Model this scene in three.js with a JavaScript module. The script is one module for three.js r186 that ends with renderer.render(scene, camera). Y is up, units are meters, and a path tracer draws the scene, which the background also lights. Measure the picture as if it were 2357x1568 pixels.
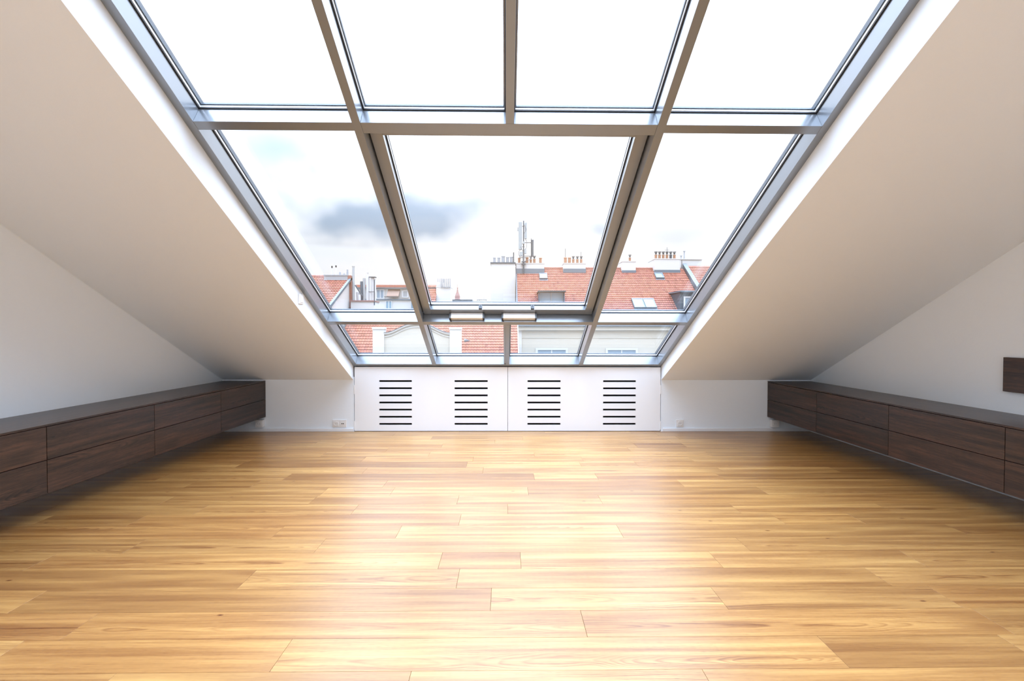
import * as THREE from 'three';
import { mergeGeometries } from 'three/addons/utils/BufferGeometryUtils.js';
import { RoundedBoxGeometry } from 'three/addons/geometries/RoundedBoxGeometry.js';

// ---------------------------------------------------------------- camera, sky, exposure
const scene = new THREE.Scene();
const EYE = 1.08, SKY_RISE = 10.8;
const camera = new THREE.PerspectiveCamera(72.98, 2357 / 1568, 0.05, 600);
camera.position.set(0, EYE, 0);
camera.rotation.order = 'YXZ';
camera.rotation.set(-0.01763, -0.01248, 0.00204);

const renderer = new THREE.WebGLRenderer({ antialias: true });
renderer.toneMapping = THREE.LinearToneMapping;
renderer.toneMappingExposure = 1.08;
renderer.shadowMap.enabled = true;

// seeded randomness
function rng(seed) { let a = seed >>> 0; return () => { a = (a + 0x6D2B79F5) >>> 0; let t = a; t = Math.imul(t ^ (t >>> 15), t | 1); t ^= t + Math.imul(t ^ (t >>> 7), t | 61); return ((t ^ (t >>> 14)) >>> 0) / 4294967296; }; }
const hashTable = (() => { const r = rng(7), a = new Float32Array(65536); for (let i = 0; i < 65536; i++) a[i] = r(); return a; })();
const hash2 = (x, y) => hashTable[((x * 73 + y * 1619) & 65535) ^ ((y * 37) & 65535)];
function vnoise(x, y) {
  const xi = Math.floor(x), yi = Math.floor(y), fx = x - xi, fy = y - yi, u = fx * fx * (3 - 2 * fx), v = fy * fy * (3 - 2 * fy);
  const a = hash2(xi, yi), b = hash2(xi + 1, yi), c = hash2(xi, yi + 1), d = hash2(xi + 1, yi + 1);
  return a + (b - a) * u + (c - a) * v + (a - b - c + d) * u * v;
}
const fbm = (x, y, n = 4) => { let s = 0, a = 0.5; for (let i = 0; i < n; i++) { s += a * vnoise(x, y); x = x * 2.03 + 17.3; y = y * 2.03 + 5.1; a *= 0.5; } return s; };
const smooth = (a, b, x) => { const t = Math.min(1, Math.max(0, (x - a) / (b - a))); return t * t * (3 - 2 * t); };

// overcast sky: pushed brighter and cooler overhead than overcast skies are, to light the room, with soft grey-blue cloud undersides lower down
{
  const W = 1024, H = 512, data = new Float32Array(W * H * 4);
  const clouds = [[-0.45, 0.345, 0.10, 0.045, 0.31], [-0.36, 0.24, 0.12, 0.045, 0.26], [-0.28, 0.205, 0.11, 0.045, 0.26], [-0.14, 0.25, 0.10, 0.055, 0.31], [0.13, 0.265, 0.08, 0.04, 0.29], [0.36, 0.2, 0.12, 0.03, 0.3], [-0.05, 0.12, 0.5, 0.05, 0.12]];
  for (let j = 0; j < H; j++) {
    const el = ((j + 0.5) / H - 0.5) * Math.PI;
    for (let i = 0; i < W; i++) {
      const lon = ((i + 0.5) / W - 0.5) * 2 * Math.PI;            // atan2(z, x)
      let az = lon + Math.PI / 2; if (az > Math.PI) az -= 2 * Math.PI; // 0 looks along -z
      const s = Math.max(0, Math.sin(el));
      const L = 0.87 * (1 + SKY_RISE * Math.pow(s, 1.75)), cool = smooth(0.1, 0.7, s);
      const px = Math.cos(lon), pz = Math.sin(lon), k = 1 / (s + 0.35);
      let d = smooth(0.5, 0.78, fbm(px * k * 3.1 + 40, pz * k * 3.1 + 40, 5)) * 0.22;
      d += (fbm(px * k * 9 + 90, pz * k * 9 + 20, 4) - 0.47) * 0.10;
      for (const [a, e, ra, re, w] of clouds) {
        const wob = (fbm(az * 14 + 3, el * 22 + 9, 4) - 0.47) * 1.6;
        const q = ((az - a) / ra) ** 2 + ((el - e) / re) ** 2;
        d += w * Math.exp(-q * (1 + wob) * 0.7);
      }
      d = Math.min(0.62, Math.max(-0.05, d));
      const o = (j * W + i) * 4;
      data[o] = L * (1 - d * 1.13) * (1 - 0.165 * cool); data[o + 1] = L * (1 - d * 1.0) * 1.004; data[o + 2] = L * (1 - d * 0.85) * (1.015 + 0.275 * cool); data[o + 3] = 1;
    }
  }
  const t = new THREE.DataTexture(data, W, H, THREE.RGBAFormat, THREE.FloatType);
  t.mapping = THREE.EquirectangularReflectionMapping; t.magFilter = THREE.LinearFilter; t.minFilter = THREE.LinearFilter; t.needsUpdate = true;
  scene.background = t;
}

// ---------------------------------------------------------------- helpers
const used = new Map();
function numbered(n) { const k = used.get(n) ?? 0; used.set(n, k + 1); return k ? n + '_' + String(k).padStart(3, '0') : n; }
const clean = (g) => { g = g.index ? g.toNonIndexed() : g; for (const n of Object.keys(g.attributes)) if (!['position', 'normal', 'uv', 'color'].includes(n)) g.deleteAttribute(n); return g; };
function merged(list) {
  const gs = (Array.isArray(list) ? list : [list]).map(clean);
  if (gs.length === 1) return gs[0];
  const hasColor = gs.some((g) => g.attributes.color);
  for (const g of gs) {
    if (!g.attributes.uv) g.setAttribute('uv', new THREE.Float32BufferAttribute(new Float32Array(g.attributes.position.count * 2), 2));
    if (hasColor && !g.attributes.color) g.setAttribute('color', new THREE.Float32BufferAttribute(new Float32Array(g.attributes.position.count * 3).fill(1), 3));
  }
  return mergeGeometries(gs);
}
function obj(name, geos, mat, parent = scene) {
  const m = new THREE.Mesh(merged(geos), mat);
  m.name = parent === scene ? numbered(name) : name; m.castShadow = m.receiveShadow = true; parent.add(m); return m;
}
function thing(name, label, category, pos = [0, 0, 0], group) {
  const g = new THREE.Group(); g.name = numbered(name); g.position.set(...pos); scene.add(g);
  g.userData = { label, category }; if (group) g.userData.group = group; return g;
}
function structure(name, label, category, pos = [0, 0, 0]) {
  const g = thing(name, label, category, pos); g.userData.kind = 'structure'; return g;
}
const bx = (x0, x1, y0, y1, z0, z1) => new THREE.BoxGeometry(Math.abs(x1 - x0), Math.abs(y1 - y0), Math.abs(z1 - z0)).translate((x0 + x1) / 2, (y0 + y1) / 2, (z0 + z1) / 2);
const rbx = (x0, x1, y0, y1, z0, z1, r = 0.002, n = 2) => new RoundedBoxGeometry(x1 - x0, y1 - y0, z1 - z0, n, r).translate((x0 + x1) / 2, (y0 + y1) / 2, (z0 + z1) / 2);
const cyl = (r0, r1, h, x, y, z, n = 16) => new THREE.CylinderGeometry(r1, r0, h, n).translate(x, y + h / 2, z);
// a prism whose (z, y) outline runs along x
function prism(zy, x0, x1) {
  const s = new THREE.Shape(zy.map(([z, y]) => new THREE.Vector2(-z, y)));
  return new THREE.ExtrudeGeometry(s, { depth: x1 - x0, bevelEnabled: false }).rotateY(Math.PI / 2).translate(x0, 0, 0);
}
function tube(points, r, n = 20, k = 8) { return new THREE.TubeGeometry(new THREE.CatmullRomCurve3(points.map((p) => new THREE.Vector3(...p))), n, r, k); }
const mat = (color, roughness = 0.6, metalness = 0, extra = {}) => new THREE.MeshPhysicalMaterial({ color, roughness, metalness, ...extra });
const lin = (r, g, b) => new THREE.Color().setRGB(r, g, b);

// ---------------------------------------------------------------- textures
function dataTex(buf, w, h, srgb) {
  const t = new THREE.DataTexture(buf, w, h, THREE.RGBAFormat, THREE.UnsignedByteType);
  if (srgb) t.colorSpace = THREE.SRGBColorSpace;
  t.wrapS = t.wrapT = THREE.RepeatWrapping; t.magFilter = THREE.LinearFilter; t.minFilter = THREE.LinearMipmapLinearFilter; t.generateMipmaps = true; t.needsUpdate = true; return t;
}
// sawn wood: strips cut lengthwise through tree rings, one strip above the other
function woodTexture(W, H, strips, mmPerPx, seed, light, dark, opt) {
  const col = new Uint8Array(W * H * 4), bmp = new Uint8Array(W * H * 4), sh = H / strips, m = mmPerPx / 1000;
  for (let s = 0; s < strips; s++) {
    const r = rng(seed + s * 101);
    const quarter = r() < opt.straight, yc = (quarter ? 0.3 + r() * 0.3 : -0.03 + r() * 0.22), c = quarter ? 0.05 : 0.012 + r() * 0.03, slope = (r() - 0.5) * (quarter ? 0.02 : 0.06), ring = 0.003 + r() * 0.0035, ox = r() * 90, oy = r() * 90;
    const streak = 0.8 + r() * 0.7, knots = [];
    if (r() < opt.knots) knots.push([0.2 + r() * 1.5, 0.02 + r() * 0.11, 0.004 + r() * 0.004]);
    const at = (X, Y) => {                       // darkness of the wood and depth of its pores at one spot
      let kx = 0, kd = 0;
      for (const [a, b, q] of knots) { const dd = Math.hypot((X - a) * 0.45, Y - b); kx += 0.016 * Math.exp(-dd / (q * 3.2)); if (dd < q) kd = Math.max(kd, 1 - dd / q); }
      const z0 = c + slope * (X - 1) + 0.030 * (fbm(X * 1.9 + ox, oy, 3) - 0.45);
      const wob = 0.011 * (fbm(X * 4 + ox, Y * 20 + oy, 4) - 0.45);
      const rad = Math.sqrt((Y - yc) ** 2 + z0 * z0 * 3) + wob + kx;
      let f = rad / ring + 2.2 * fbm(rad * 70 + ox, X * 0.7 + oy, 3); f -= Math.floor(f);
      const late = (f < 0.8 ? Math.pow(f / 0.8, 2.6) : (1 - f) / 0.2) * (0.2 + 1.3 * vnoise(X * 3 + oy, Y * 60 + ox)) * (quarter ? 0.55 : 1);
      const tone = fbm(X * 1.6 + ox * 3, Y * 34 * streak + oy, 4) - 0.47;
      const fine = 0.6 * vnoise(X * 14 + ox, Y * 700 + oy) + 0.4 * vnoise(X * 45 + oy, Y * 380 + ox) - 0.5;
      const pore = smooth(0.72, 0.95, vnoise(X * 38 + oy, Y * 1300 + ox)) * (0.35 + 0.65 * late);
      return [Math.min(1.25, Math.max(-0.2, 0.24 + opt.ring * late + tone * opt.tone + fine * opt.fine + pore * opt.pore + kd * 0.9)), Math.max(0, Math.min(255, 200 - pore * 120 - late * 26 + fine * 20))];
    };
    for (let y = 0; y < sh; y++) for (let x = 0; x < W; x++) {
      let [k, bv] = at(x * m, y * m);
      if (x > W * 0.86) { const t = smooth(W * 0.86, W, x), [k2, b2] = at((x - W) * m, y * m); k += (k2 - k) * t; bv += (b2 - bv) * t; }   // the grain runs on across the repeat
      const o = ((Math.floor(s * sh) + y) * W + x) * 4;
      for (let q = 0; q < 3; q++) col[o + q] = Math.max(0, Math.min(255, light[q] + (dark[q] - light[q]) * k));
      bmp[o] = bmp[o + 1] = bmp[o + 2] = bv; col[o + 3] = bmp[o + 3] = 255;
    }
  }
  return [dataTex(col, W, H, true), dataTex(bmp, W, H, false)];
}
const OAK_STRIPS = 12, [oakMap, oakBump] = woodTexture(2048, 2040, OAK_STRIPS, 1.0, 11, [232, 180, 108], [128, 74, 30], { straight: 0.35, knots: 0.5, ring: 0.34, tone: 0.95, fine: 0.2, pore: 0.3 });
const DARK_STRIPS = 5, [darkMap, darkBump] = woodTexture(1024, 1020, DARK_STRIPS, 1.0, 77, [118, 82, 62], [16, 12, 12], { straight: 0.4, knots: 0.3, ring: 0.4, tone: 1.0, fine: 0.6, pore: 0.4 });
function grainTex(size, seed, amp) {   // fine even grain for plaster relief
  const b = new Uint8Array(size * size * 4);
  for (let y = 0; y < size; y++) for (let x = 0; x < size; x++) {
    const v = 128 + amp * ((hash2(x + seed, y * 3 + seed) - 0.5) + 1.4 * (vnoise(x * 0.11 + seed, y * 0.11) - 0.5)), o = (y * size + x) * 4;
    b[o] = b[o + 1] = b[o + 2] = Math.max(0, Math.min(255, v)); b[o + 3] = 255;
  }
  return dataTex(b, size, size, false);
}
const plasterBump = grainTex(256, 5, 120); plasterBump.repeat.set(2, 2);

// ---------------------------------------------------------------- materials
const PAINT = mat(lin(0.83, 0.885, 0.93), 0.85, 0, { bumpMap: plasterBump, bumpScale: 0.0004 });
const M = {
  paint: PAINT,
  panel: mat(lin(0.87, 0.885, 0.90), 0.42),
  gloss: mat(lin(0.82, 0.83, 0.85), 0.3),
  plastic: mat(lin(0.80, 0.79, 0.77), 0.35),
  metalGrey: mat(lin(0.235, 0.26, 0.285), 0.3, 0.45, { clearcoat: 0.9, clearcoatRoughness: 0.22 }),
  gasket: mat(lin(0.02, 0.022, 0.026), 0.55),
  seal: mat(lin(0.06, 0.085, 0.11), 0.4),
  spacer: mat(lin(0.78, 0.79, 0.8), 0.3, 0.4),
  glass: mat(0xffffff, 0.0, 0, { transmission: 1, thickness: 0, ior: 1.5 }),
  motor: mat(lin(0.85, 0.85, 0.84), 0.35, 0.1),
  black: mat(lin(0.015, 0.015, 0.017), 0.5),
  darkGrey: mat(lin(0.10, 0.11, 0.12), 0.5),
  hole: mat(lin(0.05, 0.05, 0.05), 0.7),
  carcass: mat(lin(0.03, 0.025, 0.022), 0.6),
  dark: mat(lin(0.42, 0.39, 0.38), 0.3, 0, { map: darkMap, bumpMap: darkBump, bumpScale: 0.0002 }),
  oak: [],
  subfloor: mat(lin(0.12, 0.08, 0.05), 0.9),
};
for (const [r, g, b] of [[1, 1, 1], [0.9, 0.88, 0.86], [0.78, 0.72, 0.66], [1.06, 1.06, 1.05], [0.95, 0.9, 0.84], [0.66, 0.57, 0.5], [0.86, 0.78, 0.72]])
  M.oak.push(mat(lin(r * 0.70, g * 0.70, b * 0.68), 0.36, 0, { map: oakMap, bumpMap: oakBump, bumpScale: 0.00012, clearcoat: 0.55, clearcoatRoughness: 0.33 }));

// ---------------------------------------------------------------- the room's measures
const D = 5.007, WL = -3.065, WR = 3.343, XL = -1.659, XR = 1.696;
const KNEE = 0.562, TC = 0.5388;                 // knee wall height, pitch of the ceiling
const SILL = 0.713, TW = 0.5571;                 // sill height and pitch of the glazing
const DL = -1.6455, DM = 0.0165, DR = 1.688;     // edges of the two vent panels
const ZT = -0.60, CEIL = KNEE + TC * (D + ZT), ZR = 0.45, BACK = ZR + (CEIL - KNEE) / TC;   // the roof falls again behind the viewer
const RX0 = WL + 0.3, RX1 = WR - 0.3, RZ1 = 4.5;   // opening of the added rear roof window
const ceilY = (z) => KNEE + TC * (D + z);

// ---------------------------------------------------------------- floor: every board a piece
const floor = structure('floor', 'oak board floor with a satin lacquer across the whole attic room', 'floor');
obj('subfloor', bx(WL - 0.2, WR + 0.2, -0.25, -0.018, -D - 0.6, BACK + 0.2), M.subfloor, floor);
function plank(x0, x1, z0, z1, strip, shift) {   // chamfered board, top at y = 0
  const g = 0.0005, c = 0.0003, T = 0.017;
  x0 += g; x1 -= g; z0 += g; z1 -= g;
  const P = [], U = [], V = (x, y, z) => { P.push(x, y, z); U.push((x + shift) / 2.048, (strip + Math.min(0.96, Math.max(0.02, (z - z0) / 0.17))) / OAK_STRIPS); };
  const quad = (a, b, d, e) => { V(...a); V(...b); V(...d); V(...a); V(...d); V(...e); };
  const t = [[x0 + c, 0, z1 - c], [x1 - c, 0, z1 - c], [x1 - c, 0, z0 + c], [x0 + c, 0, z0 + c]], m = [[x0, -c, z1], [x1, -c, z1], [x1, -c, z0], [x0, -c, z0]], q = m.map(([x, , z]) => [x, -T, z]);
  quad(...t);
  for (let i = 0; i < 4; i++) { const j = (i + 1) % 4; quad(m[i], m[j], t[j], t[i]); quad(q[i], q[j], m[j], m[i]); }
  const geo = new THREE.BufferGeometry();
  geo.setAttribute('position', new THREE.Float32BufferAttribute(P, 3)); geo.setAttribute('uv', new THREE.Float32BufferAttribute(U, 2)); geo.computeVertexNormals();
  return geo;
}
const JOINTS = {   // board ends found in the photograph, metres across the room, row by row from the front
  '-1': [-1.23, -0.3, 0.63], 0: [-1.68, -0.75, 1.11, 1.76], 1: [-1.56, 0.29], 2: [-1.91, -0.06, 0.87, 1.8], 3: [-1.13, -0.21, 1.65], 4: [-2.18, -0.31, 0.07, 1.0, 1.95], 5: [-1.87, -0.94], 6: [-1.23, -0.58, 0.62, 2.48], 7: [-2.65, -2.11, 1.58, 2.04], 8: [-0.92, 0.01, 1.41, 2.34], 9: [-0.31, 0.61], 10: [-1.23, -0.77, 0.15], 11: [-2.23, -1.78, -0.86], 12: [-2.55, -1.63, 0.21, 0.68, 1.61], 13: [-1.1, -0.18, 1.69, 2.6], 14: [-2.16, -0.32, 0.61, 1.07], 15: [1.58], 16: [-0.68, 0.25], 17: [-2.03, -1.09], 18: [-0.61, 1.24, 1.71], 19: [-1.85], 20: [0.17], 21: [-1.18, 1.6], 22: [2.28] };
const TONES = { '4:-0.31': 6, '3:-0.21': 1, '2:-1.91': 2, '1:-1.56': 4, '0:-1.68': 4, '0:-0.75': 3, '4:-2.18': 3, '3:-0.5': 0, '12:-1.63': 5, '18:1.24': 5, '12:0.68': 6, '12:1.61': 2, '3:0.72': 2, '13:-1.1': 4, '11:-2.23': 2, '6:-2.2': 4, '2:-0.06': 0, '14:-2.16': 5, '14:1.07': 6, '7:1.58': 4, '1:0.29': 4 };
{
  const r = rng(31), W0 = 0.1582, Z0 = 1.452, rest = M.oak.map(() => []);
  for (let row = -44; row < 23; row++) {
    const z1 = -(Z0 + row * W0), z0 = Math.max(-D + 0.002, z1 - W0);
    let js = (JOINTS[row] ?? [WL + r() * 0.9]).slice(), ends = [];
    js = [WL - 0.02, ...js.filter((x) => x > WL + 0.1 && x < WR - 0.1), WR + 0.02];
    for (let i = 0; i + 1 < js.length; i++) {
      ends.push(js[i]);
      const gap = js[i + 1] - js[i];
      if (gap > 2.0) {
        if (i === 0) { for (let x = js[1] - 0.93 * Math.floor(gap / 0.93); x < js[1] - 0.3; x += 0.93) if (x > js[0] + 0.15) ends.push(x); }
        else { const n = Math.round(gap / 1.86); for (let k = 1; k < n; k++) ends.push(js[i] + (gap * k) / n); }
      }
    }
    ends.push(js[js.length - 1]);
    for (let i = 0; i + 1 < ends.length; i++) {
      const key = Object.keys(TONES).find((k) => +k.split(':')[0] === row && Math.abs(+k.split(':')[1] - ends[i]) < 0.02);
      const a = r(), tone = key ? TONES[key] : a < 0.34 ? 0 : a < 0.55 ? 1 : a < 0.72 ? 3 : a < 0.86 ? 4 : a < 0.95 ? 6 : 2;
      const g = plank(ends[i], ends[i + 1], z0, z1, Math.floor(r() * OAK_STRIPS), -ends[i] + r() * Math.max(0, 2.0 - (ends[i + 1] - ends[i])));
      if (row < -1) rest[tone].push(g); else obj('plank', g, M.oak[tone], floor);
    }
  }
  rest.forEach((l, i) => { if (l.length) obj('planks_behind', l, M.oak[i], floor).userData.kind = 'stuff'; });
}

// ---------------------------------------------------------------- walls and ceiling
const T = 0.34 / Math.cos(Math.atan(TC));        // roof build-up measured upright
const zo = -D - 0.6;
const gable = [[zo, -0.25], [BACK + 0.3, -0.25], [BACK + 0.3, KNEE + T - 0.16], [ZR, CEIL + T], [ZT, CEIL + T], [zo, ceilY(zo) + T]];
{
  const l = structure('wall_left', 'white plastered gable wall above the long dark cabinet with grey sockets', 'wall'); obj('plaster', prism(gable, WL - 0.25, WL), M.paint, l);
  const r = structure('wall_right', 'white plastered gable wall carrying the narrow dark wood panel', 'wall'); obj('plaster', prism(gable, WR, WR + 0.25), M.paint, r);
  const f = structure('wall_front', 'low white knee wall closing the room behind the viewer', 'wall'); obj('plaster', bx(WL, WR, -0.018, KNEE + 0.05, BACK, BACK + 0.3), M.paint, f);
  const b = structure('wall_back', 'low white knee wall under the sloping ceiling beside the vent panels', 'wall');
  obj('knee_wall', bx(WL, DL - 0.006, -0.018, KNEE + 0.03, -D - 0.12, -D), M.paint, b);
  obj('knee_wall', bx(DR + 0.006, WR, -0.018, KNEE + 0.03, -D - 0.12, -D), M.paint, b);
  obj('outer_wall', bx(WL - 0.25, WR + 0.25, -0.25, 0.62, zo - 0.2, zo), M.hole, b);  // niche inside coloured near-black, standing in for shade behind the slots
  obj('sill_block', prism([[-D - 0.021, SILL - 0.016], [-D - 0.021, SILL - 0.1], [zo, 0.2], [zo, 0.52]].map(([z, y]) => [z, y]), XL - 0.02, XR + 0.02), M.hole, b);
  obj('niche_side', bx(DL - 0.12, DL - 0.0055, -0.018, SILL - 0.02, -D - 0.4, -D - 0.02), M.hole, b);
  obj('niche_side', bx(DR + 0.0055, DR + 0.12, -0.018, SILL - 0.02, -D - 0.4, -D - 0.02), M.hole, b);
}
{
  const c = structure('ceiling', 'white sloping attic ceiling on both sides of the big roof window', 'ceiling');
  const slope = [[zo, ceilY(zo)], [-D, KNEE], [ZT, CEIL], [ZT, CEIL + T], [zo, ceilY(zo) + T]];
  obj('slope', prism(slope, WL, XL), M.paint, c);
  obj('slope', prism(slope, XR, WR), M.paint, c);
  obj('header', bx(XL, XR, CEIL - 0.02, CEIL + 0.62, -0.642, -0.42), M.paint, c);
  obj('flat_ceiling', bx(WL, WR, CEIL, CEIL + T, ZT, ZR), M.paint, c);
  const fall = (z) => CEIL - TC * (z - ZR), strip = (za, zb) => [[za, fall(za)], [zb, fall(zb)], [zb, fall(zb) + T], [za, fall(za) + T]];
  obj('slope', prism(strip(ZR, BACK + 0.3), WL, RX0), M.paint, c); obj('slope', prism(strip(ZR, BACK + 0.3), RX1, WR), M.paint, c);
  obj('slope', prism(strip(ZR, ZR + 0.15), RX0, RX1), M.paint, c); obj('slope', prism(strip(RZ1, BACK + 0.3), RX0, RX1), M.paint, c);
}
for (const [side, x0, x1] of [['back', WL, DL - 0.012], ['back', DR + 0.012, WR]]) {
  const b = obj('baseboard_' + side, [rbx(x0 + 0.013, x1 - (x1 > 3 ? 0.013 : 0), 0.0005, 0.034, -D, -D + 0.012, 0.002)], M.gloss);
  b.userData = { label: x0 < 0 ? 'low white baseboard below the double socket on the knee wall' : 'low white baseboard below the single socket right of the vent panels', category: 'baseboard', kind: 'structure' };
}
for (const [side, x0, x1] of [['left', WL, WL + 0.012], ['right', WR - 0.012, WR]]) {
  const b = obj('baseboard_' + side, [rbx(x0, x1, 0.0005, 0.027, -D, BACK, 0.002)], M.gloss);
  b.userData = { label: side === 'left' ? 'low white baseboard under the left-hand floating cabinets' : 'low white baseboard under the right-hand floating cabinets', category: 'baseboard', kind: 'structure' };
}

// ---------------------------------------------------------------- roof glazing (local axes: x across, y up the slope, -z outward)
const TH = Math.atan(TW), VTOP = 5.0;
function onSlope(g) { g.position.set(0, SILL, -D); g.rotation.x = Math.PI / 2 - TH; return g; }
const sb = (x0, x1, v0, v1, w0, w1, r = 0.0015) => (r ? rbx(x0, x1, v0, v1, -w1, -w0, r, 1) : bx(x0, x1, v0, v1, -w1, -w0));
function ring(x0, x1, v0, v1, w0, w1, t) { return [bx(x0, x1, v0, v0 + t, -w1, -w0), bx(x0, x1, v1 - t, v1, -w1, -w0), bx(x0, x0 + t, v0 + t, v1 - t, -w1, -w0), bx(x1 - t, x1, v0 + t, v1 - t, -w1, -w0)]; }
const BD = 0.099;                                // depth of the bars up to the glass
const SX0 = XL + 0.045, SX1 = XR - 0.045, ML0 = -0.800, ML1 = -0.756, MR0 = 0.787, MR1 = 0.833, MC0 = -0.005, MC1 = 0.0385;
const T1A = 0.892, T1B = 0.946, T2A = 2.926, T2B = 2.976;
const win = onSlope(structure('window_1', 'large sloping roof window of fixed panes in a grey metal grid', 'window'));
obj('side_frame', sb(XL + 0.001, SX0, -0.012, VTOP, 0, BD), M.metalGrey, win);
obj('side_frame', sb(SX1, XR - 0.001, -0.012, VTOP, 0, BD), M.metalGrey, win);
obj('mullion', sb(ML0, ML1, -0.012, VTOP, -0.001, BD), M.metalGrey, win);
obj('mullion', sb(MR0, MR1, -0.012, VTOP, -0.001, BD), M.metalGrey, win);
obj('mullion', sb(MC0, MC1, T2B, VTOP, 0.0005, BD), M.metalGrey, win);
obj('mullion', sb(MC0, MC1 - 0.005, 0.044, T1A, 0, BD), M.metalGrey, win);
obj('cable_duct', [sb(-0.026, MC0 - 0.0005, 0.05, T1A, 0.004, 0.03), sb(-0.023, -0.008, 0.046, 0.052, 0.008, 0.026)], M.metalGrey, win);
for (const [a, b] of [[SX0, ML0], [ML1, MR0], [MR1, SX1]]) {
  obj('sill_bar', sb(a, b, -0.012, 0.045, 0.0005, BD), M.metalGrey, win);
  obj('transom', sb(a, b, T1A, T1B, 0.0005, BD), M.metalGrey, win);
  obj('transom', sb(a, b, a > -1 && a < 0 ? 2.912 : T2A, T2B, 0.0005, BD), M.metalGrey, win);
  obj('top_bar', sb(a, b, VTOP - 0.05, VTOP, 0.0005, BD), M.metalGrey, win);
}
obj('outer_cap', [sb(XL + 0.001, SX0 + 0.012, -0.05, VTOP, 0.131, 0.15), sb(SX1 - 0.012, XR - 0.001, -0.05, VTOP, 0.131, 0.15), sb(ML0 - 0.008, ML1 + 0.008, -0.05, VTOP, 0.131, 0.15), sb(MR0 - 0.008, MR1 + 0.008, -0.05, VTOP, 0.131, 0.15), sb(MC0 - 0.008, MC1 + 0.008, T2A, VTOP, 0.131, 0.149), sb(SX0, ML0, T2A - 0.004, T2B + 0.004, 0.131, 0.149), sb(ML1, MR0, T2A - 0.03, T2B + 0.004, 0.131, 0.149), sb(MR1, SX1, T2A - 0.004, T2B + 0.004, 0.131, 0.149)], M.darkGrey, win);
obj('flashing', [sb(XL + 0.001, XR - 0.001, -0.09, -0.0125, 0.03, 0.13, 0)], M.darkGrey, win);
const BAYS = [[SX0, ML0, 0.045, T1A], [ML1, MC0 - 0.001, 0.045, T1A], [MC1 - 0.004, MR0, 0.045, T1A], [MR1, SX1, 0.045, T1A], [SX0, ML0, T1B, T2A], [MR1, SX1, T1B, T2A], [SX0, ML0, T2B, VTOP - 0.05], [ML1, MC0, T2B, VTOP - 0.05], [MC1, MR0, T2B, VTOP - 0.05], [MR1, SX1, T2B, VTOP - 0.05]];
for (const [a, b, c, d] of BAYS) {
  obj('gasket', ring(a - 0.002, b + 0.002, c - 0.002, d + 0.002, BD + 0.0002, BD + 0.005, 0.008), M.gasket, win);
  obj('spacer', ring(a - 0.012, b + 0.012, c - 0.012, d + 0.012, BD + 0.0085, BD + 0.0205, 0.019), M.spacer, win);
  obj('seal', ring(a - 0.012, b + 0.012, c - 0.012, d + 0.012, BD + 0.0245, BD + 0.032, 0.024), M.seal, win);
  obj('pane', bx(a - 0.012, b + 0.012, c - 0.012, d + 0.012, -(BD + 0.024), -(BD + 0.0052)), M.glass, win);
}
// roof window added in the unseen slope behind the viewer, for fill light
{
  const g = structure('window_3', 'added large roof window, unseen behind the viewer, letting in fill light', 'window', [0, CEIL, ZR]); g.rotation.x = Math.PI / 2 + Math.atan(TC);
  const k = 1 / Math.cos(Math.atan(TC)), v0 = 0.15 * k, v1 = (RZ1 - ZR) * k, n = 6, w = (RX1 - RX0) / n;
  for (let i = 0; i <= n; i++) { const x = Math.min(RX1 - 0.0455, Math.max(RX0 + 0.0005, RX0 + i * w - 0.0225)); obj('mullion', rbx(x, x + 0.045, v0, v1, -0.25, -0.15, 0.0015, 1), M.metalGrey, g); }
  for (const v of [v0 + 0.001, (v0 + v1) / 2, v1 - 0.046]) obj('transom', rbx(RX0 + 0.001, RX1 - 0.001, v, v + 0.045, -0.249, -0.151, 0.0015, 1), M.metalGrey, g);
  for (let i = 0; i < n; i++) for (const [a, b] of [[v0, (v0 + v1) / 2], [(v0 + v1) / 2, v1]]) obj('pane', bx(RX0 + i * w + 0.001, RX0 + (i + 1) * w - 0.001, a + 0.001, b - 0.001, -0.275, -0.252), M.glass, g);
}
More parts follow.
